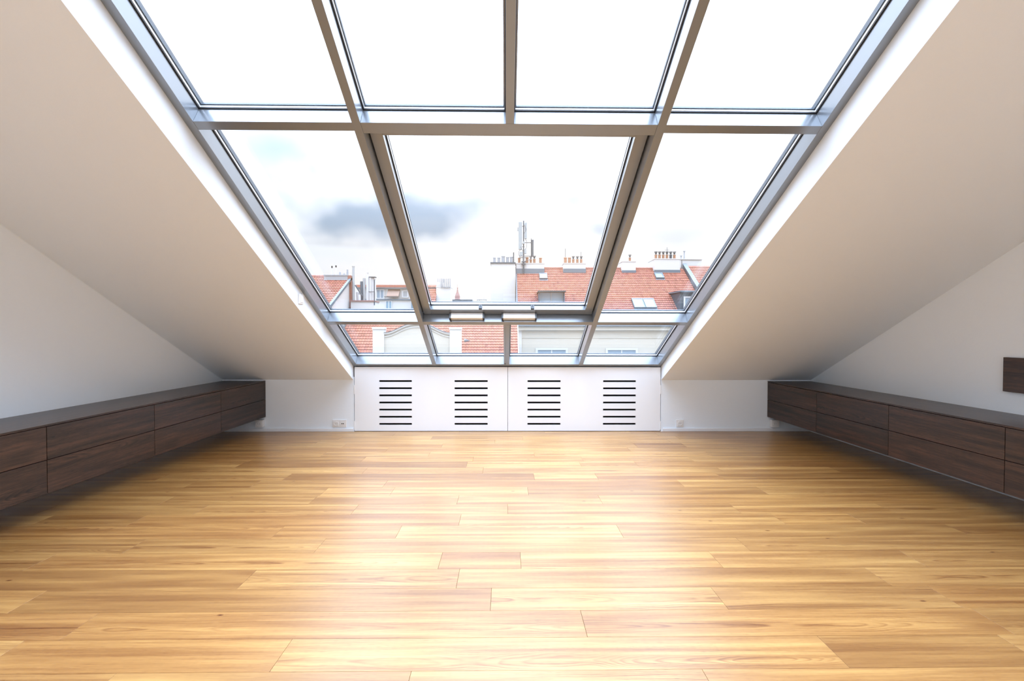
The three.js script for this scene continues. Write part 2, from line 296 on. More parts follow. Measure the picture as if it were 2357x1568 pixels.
// opening light in the middle bay
const sash = onSlope(structure('window_2', 'wide opening sash with two chain motors below in the middle of the roof window', 'window'));
const AX0 = -0.7495, AX1 = 0.7805, AV0 = 0.956, AV1 = 2.906, AW0 = 0.078, AW1 = 0.124;
obj('stile', sb(AX0, AX0 + 0.068, AV0, AV1, AW0, AW1), M.metalGrey, sash);
obj('stile', sb(AX1 - 0.068, AX1, AV0, AV1, AW0, AW1), M.metalGrey, sash);
obj('bottom_rail', sb(AX0 + 0.068, AX1 - 0.068, AV0, AV0 + 0.076, AW0 + 0.0005, AW1), M.metalGrey, sash);
obj('top_rail', sb(AX0 + 0.068, AX1 - 0.068, AV1 - 0.066, AV1, AW0 + 0.0005, AW1), M.metalGrey, sash);
{
  const a = AX0 + 0.068, b = AX1 - 0.068, c = AV0 + 0.076, d = AV1 - 0.066;
  obj('gasket', ring(a - 0.002, b + 0.002, c - 0.002, d + 0.002, AW1 + 0.0002, AW1 + 0.005, 0.008), M.gasket, sash);
  obj('spacer', ring(a - 0.012, b + 0.012, c - 0.012, d + 0.012, AW1 + 0.0085, AW1 + 0.0255, 0.018), M.spacer, sash);
  obj('seal', ring(a - 0.012, b + 0.012, c - 0.012, d + 0.012, AW1 + 0.0295, AW1 + 0.034, 0.02), M.seal, sash);
  obj('pane', bx(a - 0.012, b + 0.012, c - 0.012, d + 0.012, -(AW1 + 0.029), -(AW1 + 0.0052)), M.glass, sash);
  obj('weather_strip', ring(ML1 + 0.0005, MR0 - 0.0005, T1B + 0.0005, 2.9115, 0.101, 0.116, 0.0058), M.gasket, sash);
}
// window motors
[[-0.516, -0.199, -0.233, 'white window motor left of the middle, its cord at the left end'], [-0.043, 0.276, 0.236, 'white window motor above the middle bar of the bottom row']].forEach(([x0, x1, xb, label]) => {
  const g = onSlope(thing('window_actuator', label, 'window motor', [0, 0, 0], 'chain motors of the opening sash'));
  const v0 = T1B + 0.0005, v1 = T1B + 0.036, w0 = 0.021, w1 = 0.0772;
  obj('housing', sb(x0 + 0.014, x1 - 0.014, v0, v1, w0, w1, 0.004), M.motor, g);
  for (const [a, b] of [[x0, x0 + 0.014], [x1 - 0.014, x1]]) { const e = obj('end_cap', [sb(a, b, v0, v1 + 0.002, w0 - 0.002, w1, 0.003)], M.darkGrey, g); obj('cap_tip', [sb(a + 0.001, b - 0.001, v0 + 0.002, v1 + 0.003, w0 - 0.007, w0 - 0.0015, 0.002)], M.black, e); }
  const br = obj('chain_bracket', [sb(xb - 0.015, xb + 0.015, AV0 + 0.0765, AV0 + 0.088, AW0 + 0.012, AW1 - 0.002, 0.002)], M.darkGrey, g);
  obj('chain_block', [sb(xb - 0.014, xb + 0.014, AV0 + 0.0765, AV0 + 0.092, AW0 + 0.001, AW0 + 0.012, 0.002)], M.black, br);
  obj('screw', new THREE.CylinderGeometry(0.004, 0.004, 0.003, 12).translate(xb, AV0 + 0.0892, -(AW1 - 0.012)), M.black, br);
  obj('cord', tube([[x0 + 0.012, v0 + 0.012, -(w0 - 0.004)], [x0 + 0.014, v0 + 0.008, -(w0 - 0.012)], [x0 + 0.018, v0 + 0.003, -0.006], [x0 + 0.02, v0 + 0.002, -0.0025]], 0.0022, 10, 6), M.black, g);
});

// ---------------------------------------------------------------- vent panels in front of the niche under the sill
function ventPanel(x0, x1, slots, label, hingeAtLeft) {
  const g = thing('vent_panel', label, 'vent panel', [0, 0, 0], 'ventilated panels below the roof window');
  const y0 = 0.0045, y1 = SILL - 0.0125, s = new THREE.Shape();
  s.moveTo(x0, y0); s.lineTo(x1, y0); s.lineTo(x1, y1); s.lineTo(x0, y1); s.closePath();
  for (const [a, b] of slots) for (let k = 0; k < 7; k++) {
    const yb = 0.0705 + k * 0.0779, h = new THREE.Path();
    h.moveTo(a, yb); h.lineTo(a, yb + 0.0205); h.lineTo(b, yb + 0.0205); h.lineTo(b, yb); h.closePath(); s.holes.push(h);
  }
  obj('board', new THREE.ExtrudeGeometry(s, { depth: 0.017, bevelEnabled: false }).translate(0, 0, -D - 0.018), M.panel, g);
  const hx = hingeAtLeft ? [x0 - 0.0052, x0 + 0.001] : [x1 - 0.001, x1 + 0.0052];
  for (const [a, b] of [[0.408, 0.505], [0.02, 0.112]]) obj('hinge', [rbx(hx[0], hx[1], a, b, -D - 0.012, -D + 0.004, 0.0015)], M.plastic, g);
}
ventPanel(DL, DM - 0.002, [[-1.380, -1.0255], [-0.5617, -0.2015]], 'white slotted vent panel beside the double socket, below the roof window', true);
ventPanel(DM + 0.002, DR, [[0.233, 0.594], [1.0595, 1.419]], 'white slotted vent panel beside the single wall socket, below the roof window', false);

// ---------------------------------------------------------------- floating cabinets
function woodUV(g, along, shift, strip) {        // grain runs along z for these long cabinets
  const p = g.attributes.position, n = g.attributes.normal, uv = new Float32Array(p.count * 2), bb = new THREE.Box3().setFromBufferAttribute(p);
  for (let i = 0; i < p.count; i++) {
    const up = Math.abs(n.getY(i)) > 0.7, across = up ? p.getX(i) : p.getY(i), low = up ? bb.min.x : bb.min.y;
    uv[i * 2] = ((along === 'z' ? p.getZ(i) : p.getX(i)) + shift) / 1.024; uv[i * 2 + 1] = (across - low) / 1.02 + strip / DARK_STRIPS;
  }
  g.setAttribute('uv', new THREE.Float32BufferAttribute(uv, 2)); return g;
}
const CT = 0.553, CB = 0.160;
const SIDES = [
  { name: 'left', xf: -2.6025, xb: WL, s: 1, cuts: [-D + 0.002, -4.2246, -3.4301, -2.6315, -1.834], labels: ['at the far end beside the knee wall on the left', 'second from the knee wall on the left', 'third from the knee wall on the left', 'nearest the viewer on the left'] },
  { name: 'right', xf: 2.866, xb: WR, s: -1, cuts: [-D + 0.002, -4.2066, -3.4049, -2.5995, -1.80], labels: ['at the far end beside the knee wall on the right', 'second from the knee wall on the right', 'third from the knee wall on the right', 'nearest the viewer on the right'] },
];
for (const S of SIDES) {
  const X = (a, b) => (S.s > 0 ? [S.xf - b, S.xf - a] : [S.xf + a, S.xf + b]);   // a..b measured from the front into the wall
  const deep = Math.abs(S.xb - S.xf);
  S.cuts.slice(0, -1).forEach((za, i) => {
    const zb = S.cuts[i + 1];
    const g = thing('drawer_cabinet', 'dark oak floating drawer unit, ' + S.labels[i], 'cabinet', [0, 0, 0], 'floating drawer units along the ' + S.name + ' wall');
    const [c0, c1] = X(0.0205, deep - 0.012), [r0, r1] = X(deep - 0.0121, deep);
    obj('body', bx(c0, c1, CB + 0.002, CT - 0.0125, za, zb), M.carcass, g);
    obj('wall_rail', bx(r0, r1, CB + 0.03, CB + 0.25, za, zb), M.carcass, g);
    const [d0, d1] = X(0, 0.019), mid = (CB + CT - 0.012) / 2;
    for (const [y0, y1] of [[CB, mid - 0.0018], [mid + 0.0018, CT - 0.0145]])
      obj('drawer', woodUV(clean(rbx(d0, d1, y0, y1, za + 0.0016, zb - 0.0016, 0.0012, 1)), 'z', i * 0.37 + (S.s > 0 ? 0 : 3.3) + y0, (i * 2 + (y0 > mid ? 1 : 0) + (S.s > 0 ? 0 : 3)) % DARK_STRIPS), M.dark, g);
  });
  const [t0, t1] = X(0, deep - 0.012);
  const top = obj('cabinet_top', woodUV(clean(rbx(t0, t1, CT - 0.0115, CT, S.cuts[0], S.cuts[4], 0.0012, 1)), 'z', S.s > 0 ? 0.2 : 1.4, 1), M.dark);
  top.userData = { label: S.s > 0 ? 'long dark oak top board over the cabinets along the left wall' : 'long dark oak top board over the cabinets along the right wall', category: 'top board' };
}
// dark wood panel on the right wall
{
  const p = obj('wall_panel', woodUV(clean(rbx(WR - 0.026, WR - 0.0002, 0.694, 0.921, -3.03, -1.5, 0.0015, 1)), 'z', 0.6, 2), M.dark);
  p.userData = { label: 'narrow dark wood panel mounted on the right wall above the cabinets', category: 'wall panel' };
}

// ---------------------------------------------------------------- sockets and switch
const disc = (r, t, x, y, z, n = 28) => new THREE.CylinderGeometry(r, r, t, n).rotateX(Math.PI / 2).translate(x, y, z);
function socketInsert(g, x, y, z) {
  const ringShape = new THREE.Shape(); ringShape.absarc(0, 0, 0.0255, 0, Math.PI * 2); const hole = new THREE.Path(); hole.absarc(0, 0, 0.0195, 0, Math.PI * 2); ringShape.holes.push(hole);
  const c = obj('insert', [new THREE.ExtrudeGeometry(ringShape, { depth: 0.004, bevelEnabled: false, curveSegments: 20 }).translate(x, y, z), disc(0.0195, 0.001, x, y, z + 0.0006)], M.plastic, g);
  obj('contact_hole', [disc(0.0026, 0.001, x - 0.0095, y, z + 0.0014, 12), disc(0.0026, 0.001, x + 0.0095, y, z + 0.0014, 12)], M.hole, c);
  obj('earth_pin', disc(0.0024, 0.012, x, y + 0.0105, z + 0.006, 12), M.spacer, c);
}
function socket(x, y, label, double, deepBox) {
  const z = -D + (deepBox ? 0.036 : 0), g = thing('wall_socket', label, 'socket', [0, 0, 0]);
  if (deepBox) obj('surface_box', rbx(x - 0.04, x + 0.04, y - 0.038, y + 0.04, -D + 0.0002, z, 0.002), M.plastic, g);
  obj('cover_plate', rbx(x - 0.0405, x + (double ? 0.1115 : 0.0405), y - 0.0405, y + 0.0405, z + 0.0001, z + 0.009, 0.003), M.plastic, g);
  obj('inner_plate', rbx(x - 0.028, x + 0.028, y - 0.028, y + 0.028, z + 0.0085, z + 0.0105, 0.0008, 1), M.plastic, g);
  socketInsert(g, x, y, z + 0.0104);
  if (double) {
    obj('inner_plate', rbx(x + 0.043, x + 0.099, y - 0.028, y + 0.028, z + 0.0085, z + 0.0105, 0.0008, 1), M.plastic, g);
    const f = obj('data_port', rbx(x + 0.053, x + 0.089, y - 0.009, y + 0.008, z + 0.0103, z + 0.0125, 0.001, 1), M.plastic, g);
    obj('port_hole', [bx(x + 0.0565, x + 0.0695, y - 0.005, y + 0.004, z + 0.0122, z + 0.0128), bx(x + 0.0725, x + 0.0855, y - 0.005, y + 0.004, z + 0.0122, z + 0.0128)], M.black, f);
  }
}
socket(-1.842, 0.0875, 'white double wall plate with one socket and one data port', true, false);
socket(1.9025, 0.0885, 'white single socket on the knee wall next to the vent panels', false, false);
socket(-2.655, 0.0925, 'white surface socket under the far end of the left-hand cabinets', false, true);
socket(2.935, 0.0905, 'white surface socket under the far end of the right-hand cabinets', false, true);
{
  const g = thing('light_switch', 'white square switch on the window reveal beside the roof window', 'switch', [XL, 1.345, -3.735]);
  g.rotation.y = Math.PI / 2; g.rotation.order = 'YXZ'; g.rotation.z = 0;
  obj('cover_plate', rbx(-0.0405, 0.0405, -0.0405, 0.0405, 0.0002, 0.010, 0.003), M.plastic, g);
  obj('rocker', rbx(-0.0275, 0.0275, -0.0275, 0.0275, 0.0095, 0.0135, 0.0015), M.plastic, g);
}

// ================================================================ the town outside
const C = {
  stucco: mat(lin(0.50, 0.48, 0.45), 0.9), stuccoWarm: mat(lin(0.46, 0.425, 0.355), 0.9), stuccoGrey: mat(lin(0.30, 0.31, 0.31), 0.9),
  tile: new THREE.MeshPhysicalMaterial({ color: 0xffffff, vertexColors: true, roughness: 0.8 }),
  ridge: mat(lin(0.27, 0.11, 0.075), 0.8), zinc: mat(lin(0.12, 0.145, 0.165), 0.5, 0.3), zincDark: mat(lin(0.065, 0.078, 0.088), 0.55, 0.2), pot: mat(lin(0.36, 0.18, 0.10), 0.8), potGrey: mat(lin(0.27, 0.28, 0.29), 0.8), steel: mat(lin(0.38, 0.4, 0.41), 0.4, 0.6),
  pole: mat(lin(0.07, 0.085, 0.095), 0.5, 0.4), antenna: mat(lin(0.27, 0.29, 0.285), 0.5), cable: mat(lin(0.12, 0.13, 0.14), 0.6), white: mat(lin(0.5, 0.5, 0.5), 0.6), brick: mat(lin(0.28, 0.13, 0.09), 0.9), copper: mat(lin(0.24, 0.13, 0.11), 0.7),
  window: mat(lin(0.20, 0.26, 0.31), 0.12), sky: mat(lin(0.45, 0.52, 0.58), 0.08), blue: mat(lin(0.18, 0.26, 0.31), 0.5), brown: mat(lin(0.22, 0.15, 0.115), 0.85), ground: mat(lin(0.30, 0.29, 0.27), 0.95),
};
// rows of clay pantiles: O lower corner, U along the eaves, S up the slope
function tiles(O, U, S, W, L, seed, base, gauge = 0.33, wide = 0.22) {
  const r = rng(seed), N = new THREE.Vector3().crossVectors(U, S), P = [], K = [], rows = Math.round(L / gauge), n = Math.round(W / wide), gs = L / rows, ws = W / n, prof = [0, 0.022, 0.032, 0.014, 0];
  const v = new THREE.Vector3(), put = (u, s, h, c) => { v.copy(O).addScaledVector(U, u).addScaledVector(S, s).addScaledVector(N, h); P.push(v.x, v.y, v.z); K.push(...c); };
  for (let i = 0; i < rows; i++) for (let j = 0; j < n; j++) {
    const k = 0.84 + r() * 0.3, w = r() < 0.05 ? 0.75 : 1, c = [base[0] * k * w, base[1] * k * w * (0.96 + r() * 0.1), base[2] * k * w * (0.95 + r() * 0.12)];
    for (let q = 0; q < 4; q++) {
      const u0 = (j + q / 4) * ws, u1 = (j + (q + 1) / 4) * ws, h0 = prof[q], h1 = prof[q + 1], s0 = i * gs, s1 = (i + 1) * gs + 0.02, f = 0.06;
      put(u0, s0, f + h0, c); put(u1, s0, f + h1, c); put(u1, s1, h1, c); put(u0, s0, f + h0, c); put(u1, s1, h1, c); put(u0, s1, h0, c);
      put(u0, s0, -0.02, c); put(u1, s0, -0.02, c); put(u1, s0, f + h1, c); put(u0, s0, -0.02, c); put(u1, s0, f + h1, c); put(u0, s0, f + h0, c);
    }
  }
  const g = new THREE.BufferGeometry(); g.setAttribute('position', new THREE.Float32BufferAttribute(P, 3)); g.setAttribute('color', new THREE.Float32BufferAttribute(K, 3)); g.computeVertexNormals(); return g;
}
const XU = new THREE.Vector3(1, 0, 0);
const upSlope = (t) => new THREE.Vector3(0, Math.sin(Math.atan(t)), -Math.cos(Math.atan(t)));
function roofTiles(parent, x0, x1, ye, ze, tan, run, seed, base) { const m = obj('roof_tiles', tiles(new THREE.Vector3(x0, ye, -ze), XU, upSlope(tan), x1 - x0, run / Math.cos(Math.atan(tan)), seed, base), C.tile, parent); m.userData.kind = 'stuff'; return m; }
const RED = [0.275, 0.098, 0.06], PINK = [0.28, 0.11, 0.07];
// pots
const lathe = (pts, n = 14) => new THREE.LatheGeometry(pts.map(([r, y]) => new THREE.Vector2(r, y)), n);
const potGeo = lathe([[0.13, 0], [0.155, 0.03], [0.14, 0.06], [0.135, 0.5], [0.165, 0.52], [0.165, 0.58], [0.11, 0.58], [0.11, 0.4]]);
const cowlGeo = merged([cyl(0.10, 0.10, 0.2, 0, 0.55, 0, 12), cyl(0.2, 0.2, 0.025, 0, 0.82, 0, 14), cyl(0.012, 0.012, 0.1, 0.12, 0.73, 0, 6), cyl(0.012, 0.012, 0.1, -0.12, 0.73, 0, 6), cyl(0.15, 0.15, 0.02, 0, 0.73, 0, 12)]);
function pot(parent, x, y, z, k = 1, m = C.pot, cowl = false) {
  const p = obj('chimney_pot', potGeo.clone().scale(k, k, k).translate(x, y, z), m, parent);
  if (cowl) p.geometry = potGeo.clone().scale(k, k * 0.85, k).translate(x, y, z);
  if (cowl) obj('cowl', cowlGeo.clone().scale(k, k, k).translate(x, y, z), C.zincDark, parent);
}
function chimney(parent, x0, x1, yb, yt, z0, z1, m, flash = 0.45) {
  const c = obj('chimney', [bx(x0, x1, yb, yt, z0, z1), bx(x0 - 0.04, x1 + 0.04, yt - 0.09, yt, z0 - 0.04, z1 + 0.04)], m, parent);
  if (flash) obj('flashing', [bx(x0 - 0.03, x1 + 0.03, yb, yb + flash, z1, z1 + 0.03)], C.zinc, c);
  return c;
}
// a roof window lying on the slope: p = middle, w x l
function roofWindow(parent, x, y, z, w, l, tan, glassMat) {
  const g = new THREE.Group(); g.name = 'roof_window'; parent.add(g); g.position.set(x, y, z); g.rotation.x = Math.atan(tan) - Math.PI / 2;
  obj('casing', [bx(-w / 2, w / 2, -l / 2, -l / 2 + 0.1, 0, 0.2), bx(-w / 2, w / 2, l / 2 - 0.1, l / 2, 0, 0.2), bx(-w / 2, -w / 2 + 0.09, -l / 2 + 0.1, l / 2 - 0.1, 0, 0.2), bx(w / 2 - 0.09, w / 2, -l / 2 + 0.1, l / 2 - 0.1, 0, 0.2), bx(-w / 2 - 0.04, w / 2 + 0.04, -l / 2 - 0.22, -l / 2, 0.03, 0.06)], C.zinc, g);
  obj('pane', bx(-w / 2 + 0.09, w / 2 - 0.09, -l / 2 + 0.1, l / 2 - 0.1, 0.1, 0.16), glassMat, g);
}
// a window in a wall that faces the viewer
function wallWindow(parent, x0, x1, y0, y1, z, frame = 0.15, glassMat = C.window, cols = 2) {
  const f = obj('window_frame', [bx(x0, x1, y1 - frame, y1, z, z + 0.1), bx(x0, x1, y0, y0 + frame, z, z + 0.1), bx(x0, x0 + frame, y0 + frame, y1 - frame, z, z + 0.1), bx(x1 - frame, x1, y0 + frame, y1 - frame, z, z + 0.1)], C.white, parent);
  const a = x0 + frame, w = (x1 - x0 - 2 * frame) / cols;
  for (let i = 0; i < cols; i++) obj('pane', bx(a + i * w + 0.04, a + (i + 1) * w - 0.04, y0 + frame, y1 - frame, z + 0.01, z + 0.03), glassMat, f);
  for (let i = 0; i <= cols; i++) obj('sash_bar', bx(Math.max(a + 0.001, a + i * w - 0.045), Math.min(x1 - frame - 0.001, a + i * w + 0.045), y0 + frame, y1 - frame, z + 0.01, z + 0.06), C.white, f);
}

// ---- wide house with red roof on the right side of the view
{
  const t = 0.821, E = 1.72, Z = 42, b = thing('house', 'cream house with wide red tiled roof, two dormers and white chimneys', 'building', [0, 0, 0]);
  obj('wall', [bx(1.05, 19.1, -16, E - 0.1, -57, -Z - 0.5)], C.stuccoWarm, b);
  obj('gable_wall', prism([[-Z - 0.4, E - 0.3], [-49.6, E + 7.6 * t - 0.15], [-57.2, E - 0.3]], 1.0, 19.1), C.stucco, b);
  obj('corner_strip', bx(0.98, 1.42, -16, E - 0.15, -Z - 0.55, -Z - 0.38), C.stucco, b);
  obj('cornice', [bx(0.95, 19.1, 1.28, E - 0.04, -Z - 0.5, -Z - 0.12), bx(1.4, 19.1, 0.56, 0.63, -Z - 0.5, -Z - 0.44), bx(1.4, 19.1, 1.16, 1.24, -Z - 0.5, -Z - 0.36)], C.stuccoWarm, b);
  obj('gutter', new THREE.CylinderGeometry(0.09, 0.09, 18.1, 10).rotateZ(Math.PI / 2).translate(10.05, E - 0.02, -Z + 0.02), C.zinc, b);
  roofTiles(b, 1.0, 19.1, E, Z, t, 7.6, 21, RED);
  obj('ridge', Array.from({ length: 45 }, (_, i) => new THREE.CylinderGeometry(0.13, 0.15, 0.4, 8).rotateZ(Math.PI / 2).translate(1.2 + i * 0.395, E + 7.6 * t + 0.02, -49.6)), C.ridge, b);
  obj('verge', [prism([[-Z - 0.0, E - 0.05], [-Z, E + 0.14], [-49.6, E + 7.6 * t + 0.16], [-49.6, E + 7.6 * t - 0.05]], 0.98, 1.1)], C.zincDark, b);
  for (const x of [2.71, 9.19, 15.6]) wallWindow(b, x, x + 2.98, -2.6, -0.37, -Z - 0.5, 0.17);
  for (const x of [2.71, 9.19, 15.6]) wallWindow(b, x, x + 2.98, -6.6, -4.2, -Z - 0.5, 0.17);
  const yr = (z) => E + (-z - Z) * t;
  const A = chimney(b, 1.03, 4.0, 7.2, 8.42, -50.4, -48.75, C.stucco, 0.62);
  pot(A, 1.36, 8.42, -49.2, 1); for (const [x, k, c] of [[2.2, 1.15, 0], [2.6, 0.85, 1], [2.98, 0.95, 1], [3.64, 1.05, 0]]) pot(A, x, 8.42, -49.2, k, C.pot, !!c);
  const B = chimney(b, 6.05, 8.4, 7.25, 8.45, -50.3, -48.85, C.stucco, 0.6);
  for (const [x, c] of [[6.3, 0], [6.74, 0], [7.15, 1], [7.59, 1], [8.0, 1]]) pot(B, x, 8.45, -49.3, c ? 0.9 : 1.1, C.pot, !!c);
  obj('rod', cyl(0.03, 0.03, 1.55, 6.3, 8.5, -49.3, 6), C.pole, B); obj('rod', cyl(0.025, 0.025, 1.2, 7.98, 8.5, -49.3, 6), C.pole, B);
  const Cc = chimney(b, 12.3, 13.75, 7.3, 8.7, -50.6, -48.9, C.stucco, 0.4);
  pot(Cc, 13.25, 8.7, -49.4, 0.85, C.pot, true);
  obj('fire_wall', [bx(18.3, 19.08, 4, 9.05, -53, -50.1), bx(18.3, 19.08, 9.05, 9.13, -53, -50.0)], C.stucco, b);
  const Dd = chimney(b, 15.75, 18.5, 7.35, 8.98, -51.2, -48.95, C.stucco, 0.42);
  for (let i = 0; i < 6; i++) pot(Dd, 16.08 + i * 0.4, 8.98, -49.5, 0.95, i === 4 ? C.zincDark : C.pot, true);
  obj('rod', [cyl(0.02, 0.02, 0.75, 17.28, 9.5, -49.5, 6), bx(17.05, 17.5, 9.95, 9.98, -49.51, -49.49)], C.pole, Dd);
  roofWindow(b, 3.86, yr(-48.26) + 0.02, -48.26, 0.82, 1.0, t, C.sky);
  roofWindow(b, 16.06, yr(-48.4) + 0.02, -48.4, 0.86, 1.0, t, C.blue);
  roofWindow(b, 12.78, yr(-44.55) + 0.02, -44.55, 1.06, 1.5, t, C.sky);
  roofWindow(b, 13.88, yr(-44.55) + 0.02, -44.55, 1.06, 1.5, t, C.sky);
  // two dormers
  const d1 = new THREE.Group(); d1.name = 'dormer'; b.add(d1);
  for (const x of [3.12, 5.5]) obj('cheek', prism([[-44.0, 3.2], [-44.0, 4.95], [-46.2, 4.95]], x, x + 0.08), C.zinc, d1);
  obj('dormer_roof', bx(3.02, 5.66, 4.95, 5.06, -46.3, -43.7), C.zincDark, d1);
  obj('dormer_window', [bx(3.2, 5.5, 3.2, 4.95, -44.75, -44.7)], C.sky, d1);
  for (const x of [3.2, 4.3, 5.42]) obj('dormer_bar', bx(x, x + 0.08, 3.2, 4.95, -44.7, -44.6), C.white, d1);
  const d2 = new THREE.Group(); d2.name = 'dormer'; b.add(d2);
  for (const x of [16.35, 18.8]) obj('cheek', prism([[-43.2, 2.6], [-43.2, 4.9], [-46.0, 4.98]], x, x + 0.1), C.zincDark, d2);
  obj('dormer_front', bx(16.45, 18.8, 2.6, 4.9, -43.4, -43.3), C.zincDark, d2);
  obj('dormer_roof', prism([[-42.9, 4.88], [-42.9, 5.04], [-46.2, 5.1], [-46.2, 4.95]], 16.25, 19.0), C.zinc, d2);
  wallWindow(b, 16.7, 18.6, 2.9, 4.5, -43.3, 0.12, C.window, 2);
}
// fire wall with grey pots left of the red roof
{
  const b = thing('fire_wall', 'tall white fire wall with a row of grey pots beside the red roof', 'building');
  obj('wall', bx(-1.6, 0.93, -16, 8.3, -54, -48.4), C.stucco, b);
  obj('coping', bx(-1.68, 0.97, 8.3, 8.42, -54, -48.3), C.zincDark, b);
  for (const [x, k] of [[-1.27, 0.95], [-0.8, 0.95], [-0.34, 1.25], [0.12, 1.05], [0.52, 1.1]]) pot(b, x, 8.42, -48.8, k, C.potGrey);
  obj('vent_pipe', cyl(0.06, 0.06, 1.1, 0.76, 8.42, -48.7, 8), C.pole, b);
}
// antenna mast
{
  const g = thing('antenna_mast', 'phone mast with pale panel antennas standing by the chimney of the red roof', 'antenna', [1.8, 7.3, -48.55]);
  obj('pole', [cyl(0.085, 0.085, 2.4, 0, 0, 0, 12), cyl(0.06, 0.06, 3.1, 0, 2.4, 0, 12)], C.pole, g);
  for (const q of [bx(-0.22, 0.22, 0.9, 1.0, -0.1, 0.12), bx(-0.22, 0.22, 1.15, 1.25, -0.1, 0.12)]) obj('clamp', q, C.zincDark, g);
  obj('panel_antenna', rbx(-0.53, -0.16, 2.45, 5.36, -0.05, 0.22, 0.05, 2), C.antenna, g);
  obj('panel_antenna', rbx(0.1, 0.34, 3.6, 5.33, -0.12, 0.12, 0.05, 2), C.antenna, g);
  obj('panel_antenna', [rbx(0.84, 1.06, 1.75, 3.52, -0.08, 0.1, 0.04, 2), cyl(0.035, 0.035, 2.0, 0.8, 1.65, 0, 8)], C.pole, g);
  for (const q of [bx(0, 0.82, 3.18, 3.25, -0.03, 0.03), bx(0, 0.82, 1.78, 1.84, -0.03, 0.03), bx(-0.4, 0.05, 4.9, 4.96, -0.03, 0.03), bx(-0.4, 0.1, 2.75, 2.81, -0.03, 0.03), bx(-0.5, 0.3, 1.6, 1.66, -0.03, 0.03)]) obj('bracket', q, C.pole, g);
  for (const q of [rbx(-0.42, -0.06, 1.75, 2.25, 0.02, 0.2, 0.03, 1), rbx(0.06, 0.3, 2.0, 2.5, 0.02, 0.2, 0.03, 1), rbx(-0.1, 0.12, 3.05, 3.3, 0.05, 0.2, 0.03, 1), rbx(0.03, 0.2, 4.95, 5.2, 0.03, 0.16, 0.02, 1), rbx(-0.65, -0.55, 4.4, 4.8, 0.02, 0.14, 0.02, 1)]) obj('radio_box', q, C.antenna, g);
  for (const q of [tube([[-0.3, 2.5, 0.1], [-0.5, 2.2, 0.22], [-0.4, 1.7, 0.25], [-0.1, 1.9, 0.15], [0.02, 1.2, 0.12]], 0.03, 24, 6), tube([[0.2, 3.6, 0], [0.34, 3.2, 0.1], [0.26, 2.6, 0.2], [0.08, 2.4, 0.15], [0.05, 1.5, 0.12]], 0.03, 24, 6), tube([[-0.1, 3.1, 0.1], [-0.3, 2.8, 0.2], [-0.12, 2.4, 0.2], [0.02, 2.0, 0.12]], 0.028, 24, 6), tube([[0.1, 5.0, 0.1], [0.24, 4.6, 0.14], [0.16, 4.3, 0.1], [0.02, 4.2, 0.1]], 0.025, 24, 6), tube([[0.9, 1.75, 0.05], [0.6, 1.4, 0.1], [0.3, 1.35, 0.12], [0.05, 1.2, 0.1]], 0.028, 24, 6)]) obj('cable', q, C.cable, g);
}
// neighbour beyond the parapet at far right
{
  const t = 0.80, b = thing('house', 'red roofed house beyond the grey parapet at the view\'s right edge', 'building');
  obj('wall', bx(19.5, 34, -16, 1.9, -58, -42.6), C.stuccoWarm, b);
  roofTiles(b, 19.55, 34, 2.2, 42, t, 7.6, 44, PINK);
  obj('parapet', [prism([[-42, 1.9], [-42, 2.6], [-49.9, 8.6], [-49.9, 8.0]], 19.13, 19.55)], C.zinc, b);
  obj('fire_wall', [bx(19.15, 21.3, 4, 9.05, -53, -50.1), bx(19.13, 21.4, 9.05, 9.13, -53, -50.0)], C.stucco, b);
  obj('gable_fill', prism([[-42.6, 1.8], [-49.6, 7.9], [-57, 1.8]], 19.5, 34), C.stucco, b);
  for (const [x, h] of [[19.3, 0.45], [19.65, 0.95]]) obj('vent_pipe', [cyl(0.07, 0.07, h, x, 9.1, -50.8, 8), cyl(0.14, 0.14, 0.05, x, 9.1 + h, -50.8, 8)], C.potGrey, b);
}
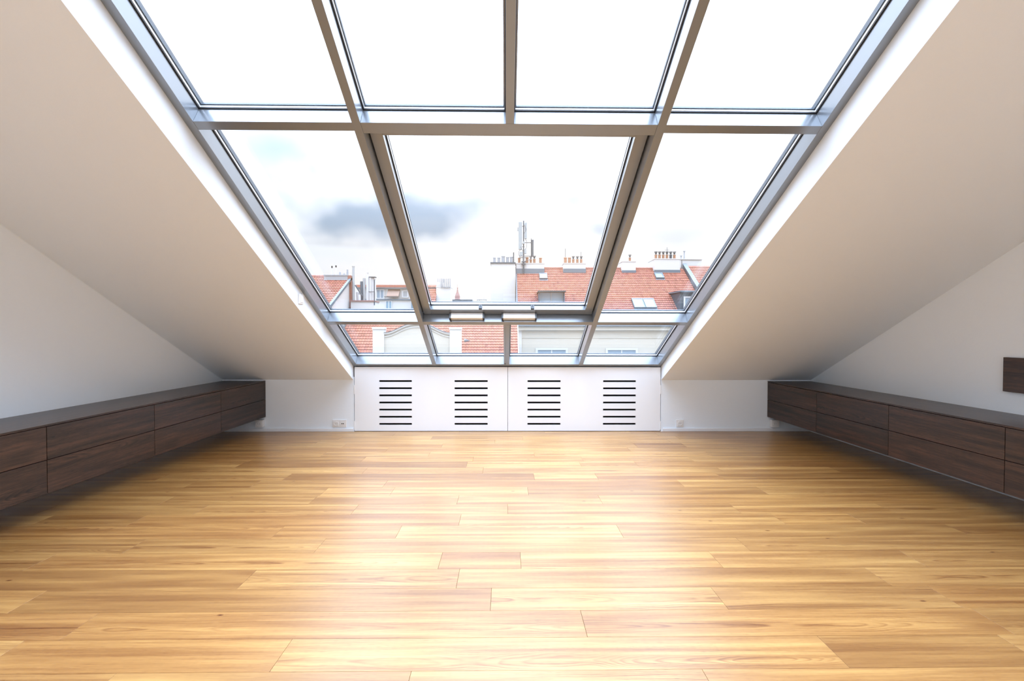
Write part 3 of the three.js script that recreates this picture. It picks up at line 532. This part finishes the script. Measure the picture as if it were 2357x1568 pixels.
// ---- nearer roof with the curved attic gable
{
  const t = 0.81, b = thing('house', 'nearer tiled house with a cream curved gable between two pilasters', 'building');
  const z0 = 34.2, e = -0.56 - (36.0 - z0) * t;
  obj('wall', bx(-13.4, 0.95, -16, e - 0.1, -39.7, -z0 - 0.4), C.stuccoWarm, b);
  roofTiles(b, -13.4, 0.95, e, z0, t, 5.2, 63, [0.30, 0.105, 0.056]);
  obj('ridge', Array.from({ length: 36 }, (_, i) => new THREE.CylinderGeometry(0.12, 0.14, 0.41, 8).rotateZ(Math.PI / 2).translate(-13.2 + i * 0.4, e + 5.2 * t + 0.02, -z0 - 5.2)), C.ridge, b);
  obj('roof_body', prism([[-z0 - 0.2, e - 0.15], [-z0 - 5.2, e + 5.2 * t - 0.12], [-39.75, e - 0.15]], -13.4, 0.93), C.stuccoGrey, b);
  obj('verge', prism([[-z0, e - 0.02], [-z0, e + 0.16], [-z0 - 5.2, e + 5.2 * t + 0.16], [-z0 - 5.2, e + 5.2 * t - 0.02]], 0.92, 1.0), C.stucco, b);
  const zg = -33.9;
  obj('pilaster', [bx(-9.8, -8.97, -16, 1.45, zg - 0.6, zg), bx(-9.84, -8.93, 1.3, 1.45, zg - 0.6, zg + 0.06)], C.stucco, b);
  obj('pilaster', [bx(-4.16, -3.33, -16, 1.45, zg - 0.6, zg), bx(-4.2, -3.29, 1.3, 1.45, zg - 0.6, zg + 0.06)], C.stucco, b);
  const curve = (x) => { const u = Math.min(1, Math.abs(x + 6.56) / 2.42); return 0.98 + 0.72 * (0.5 + 0.5 * Math.cos(Math.PI * Math.pow(u, 1.15))) ; };
  const s = new THREE.Shape(); s.moveTo(-8.98, -16); s.lineTo(-4.15, -16); for (let i = 0; i <= 40; i++) { const x = -4.15 - i * 4.83 / 40; s.lineTo(x, curve(x)); } s.closePath();
  obj('gable', new THREE.ExtrudeGeometry(s, { depth: 0.35, bevelEnabled: false }).translate(0, 0, zg - 0.5), C.stuccoWarm, b);
  const band = (dy, h, d) => { const q = new THREE.Shape(); for (let i = 0; i <= 40; i++) { const x = -8.98 + i * 4.83 / 40; i ? q.lineTo(x, curve(x) + dy) : q.moveTo(x, curve(x) + dy); } for (let i = 40; i >= 0; i--) { const x = -8.98 + i * 4.83 / 40; q.lineTo(x, curve(x) + dy + h); } q.closePath(); return new THREE.ExtrudeGeometry(q, { depth: d, bevelEnabled: false }).translate(0, 0, zg - 0.5); };
  obj('cornice', [band(-0.26, 0.06, 0.42), band(-0.06, 0.1, 0.5)], C.stucco, b);
  obj('cornice_cap', band(0.04, 0.04, 0.54), C.zincDark, b);
  obj('snow_vent', new THREE.ConeGeometry(0.16, 0.5, 4).rotateZ(-Math.PI / 2).translate(-3.08, 0.42, -36.6), C.zinc, b);
}
// ---- house at far left with grey chimney block
{
  const t = 0.55, b = thing('house', 'left-hand house with red roof, grey chimney block and white gable side', 'building');
  const ze = 33.5, e = 5.97 - (41.1 - ze) * t;
  obj('wall', prism([[-ze - 0.2, -16], [-ze - 0.2, e - 0.2], [-41.1, 5.8], [-47, 2.7], [-47, -16]], -26, -13.66), C.stucco, b);
  roofTiles(b, -26, -13.6, e, ze, t, 41.1 - ze, 82, RED);
  obj('verge', prism([[-ze, e - 0.02], [-ze, e + 0.22], [-41.1, 6.17], [-41.1, 5.95]], -13.7, -13.5), C.zinc, b);
  obj('ridge', Array.from({ length: 20 }, (_, i) => new THREE.CylinderGeometry(0.12, 0.14, 0.41, 8).rotateZ(Math.PI / 2).translate(-21.5 + i * 0.4, 6.0, -41.1)), C.ridge, b);
  const c = chimney(b, -15.85, -13.8, 5.0, 6.06, -41.2, -40.3, C.stuccoGrey, 0.32);
  for (const [x, h] of [[-15.3, 0.45], [-14.95, 0.5]]) { obj('flue', [cyl(0.09, 0.09, h, x, 6.06, -40.7, 10), cyl(0.035, 0.035, 0.2, x, 6.06 + h, -40.7, 8)], C.white, c); obj('cowl', cyl(0.06, 0.06, 0.16, x, 6.26 + h, -40.7, 10), C.black ?? M.black, c); }
  for (const [x, h] of [[-14.6, 0.28], [-14.25, 0.16], [-13.95, 0.5]]) obj('flue', cyl(0.09, 0.07, h, x, 6.06, -40.7, 10), C.potGrey, c);
  obj('brick_flank', bx(-13.8, -13.5, 3.2, 6.0, -41.0, -40.3), C.brick, b);
}
// ---- flues on the white parapet between the houses
{
  const b = thing('flue_block', 'white parapet carrying tall steel flues and a slanting brace', 'chimney', [0, 0, 0]);
  obj('parapet', bx(-13.44, -11.45, -16, 3.72, -41.6, -40), C.stucco, b);
  obj('coping', bx(-13.47, -11.4, 3.72, 3.82, -41.6, -39.9), C.copper, b);
  obj('flue', [cyl(0.1, 0.1, 2.95, -13.3, 3.82, -40.3, 14), cyl(0.125, 0.125, 0.06, -13.3, 6.75, -40.3, 14)], C.steel, b);
  obj('flue', [cyl(0.15, 0.15, 1.7, -12.68, 3.82, -40.7, 14)], C.zinc, b);
  obj('flue', [cyl(0.11, 0.11, 1.95, -12.4, 3.82, -40.4, 14)], C.steel, b);
  obj('flue', [cyl(0.16, 0.16, 2.25, -12.1, 3.82, -40.5, 14), cyl(0.03, 0.03, 0.2, -12.1, 6.05, -40.5, 6), cyl(0.13, 0.13, 0.04, -12.1, 6.26, -40.5, 10)], C.white, b);
  for (let i = 0; i < 4; i++) obj('flue', [cyl(0.075, 0.075, 2.1 - i * 0.06, -11.84 + i * 0.12, 3.82, -40.3 - i * 0.08, 12)], C.white, b);
  obj('flue_caps', [bx(-11.95, -11.4, 5.84, 5.9, -40.7, -40.2), bx(-11.95, -11.42, 4.55, 4.6, -40.2, -40.15)], C.zincDark, b);
  obj('downpipe', cyl(0.045, 0.045, 2.2, -11.4, 3.4, -40.0, 8), C.pole, b);
  obj('brace', tube([[-13.1, 5.15, -40.2], [-12.5, 4.2, -40.2]], 0.06, 4, 6), C.zincDark, b);
  obj('flue', [cyl(0.13, 0.16, 0.75, -13.0, 3.82, -40.6, 12), cyl(0.12, 0.12, 0.5, -12.75, 3.82, -40.2, 12)], C.white, b);
}
// ---- pale apartment house behind
{
  const b = thing('apartment_house', 'distant pale apartment house with dormers and a low red roof', 'building');
  obj('wall', [bx(-21, -8.7, -16, 5.15, -66, -58)], C.stucco, b);
  obj('attic_wall', bx(-21, -8.7, 5.15, 6.66, -65, -58.6), C.stucco, b);
  obj('eaves', [bx(-21, -8.6, 5.1, 5.24, -58.7, -57.8), bx(-21, -8.6, 6.6, 6.7, -58.8, -58.2)], C.zinc, b);
  roofTiles(b, -21, -8.7, 6.7, 58.3, 0.25, 2.0, 91, PINK);
  wallWindow(b, -16.5, -15.4, 5.3, 6.5, -58.6, 0.1, C.window, 2);
  const d = obj('dormer_roof', prism([[-57.7, 5.5], [-57.7, 5.6], [-58.8, 6.7], [-58.8, 6.5]], -14.95, -13.45), C.brown, b);
  obj('gutter', bx(-15.2, -13.5, 5.42, 5.52, -57.75, -57.6), C.zincDark, d);
  wallWindow(b, -13.2, -12.4, 5.45, 6.35, -58.6, 0.1, C.stuccoGrey, 1);
  wallWindow(b, -15.15, -14.3, 4.0, 5.0, -58, 0.06, C.blue, 2);
  wallWindow(b, -12.0, -11.1, 4.0, 5.0, -58, 0.06, C.blue, 2);
  roofTiles(b, -11.5, -8.7, 4.6, 56.5, 1.1, 2.2, 95, PINK);
  const c = chimney(b, -8.75, -6.95, -4, 6.75, -59.5, -57.6, C.stucco, 0);
  obj('stack_step', bx(-8.75, -8.0, 6.75, 7.35, -59.4, -57.8), C.stucco, c);
  for (let i = 0; i < 6; i++) obj('flue', [cyl(0.06, 0.06, 1.15, -8.1 + i * 0.22, 6.6, -57.5, 8)], C.potGrey, c);
  for (let i = 0; i < 4; i++) obj('flue', [cyl(0.06, 0.05, 0.5, -8.65 + i * 0.24, 7.35, -58.4, 8)], C.potGrey, c);
}
// ---- flat roofed building and spire on the skyline
{
  const b = thing('flat_roof_building', 'low white flat-roofed building on the skyline below the spire', 'building');
  obj('wall', bx(-10, -2.6, -16, 5.85, -80, -70), C.stucco, b);
  obj('roof_edge', bx(-9.2, -5.15, 5.85, 6.03, -80, -69.8), C.zincDark, b);
  obj('railing', [bx(-4.45, -3.0, 5.98, 6.04, -70.1, -70.04), ...[-4.4, -4.1, -3.05].map((x) => bx(x - 0.03, x + 0.03, 5.85, 6.0, -70.1, -70.04))], C.zinc, b);
}
{
  const g = thing('church_spire', 'slim copper-brown church spire on the skyline', 'spire', [-12.7, 0, -120]);
  obj('tower', [cyl(0.55, 0.55, 24, 0, -16, 0, 8)], C.stucco, g);
  obj('lantern', Array.from({ length: 8 }, (_, i) => cyl(0.08, 0.08, 1.5, 0.48 * Math.cos(i * Math.PI / 4), 8.2, 0.48 * Math.sin(i * Math.PI / 4), 6)), C.copper, g);
  obj('roof', lathe([[0.72, 9.6], [0.7, 9.75], [0.62, 9.9], [0.66, 10.3], [0.5, 10.9], [0.24, 11.5], [0.1, 12.3], [0.05, 12.5], [0, 12.5]], 12), C.copper, g);
  obj('finial', [new THREE.SphereGeometry(0.16, 10, 8).translate(0, 12.6, 0), cyl(0.03, 0.02, 0.95, 0, 12.6, 0, 6)], C.copper, g);
}
// ground far below the window
{
  const g = obj('ground', bx(-90, 90, -16.3, -16, -160, -D - 8), C.ground);
  g.userData = { label: 'grey courtyard ground far below between the houses', category: 'ground', kind: 'structure' };
}
renderer.render(scene, camera);
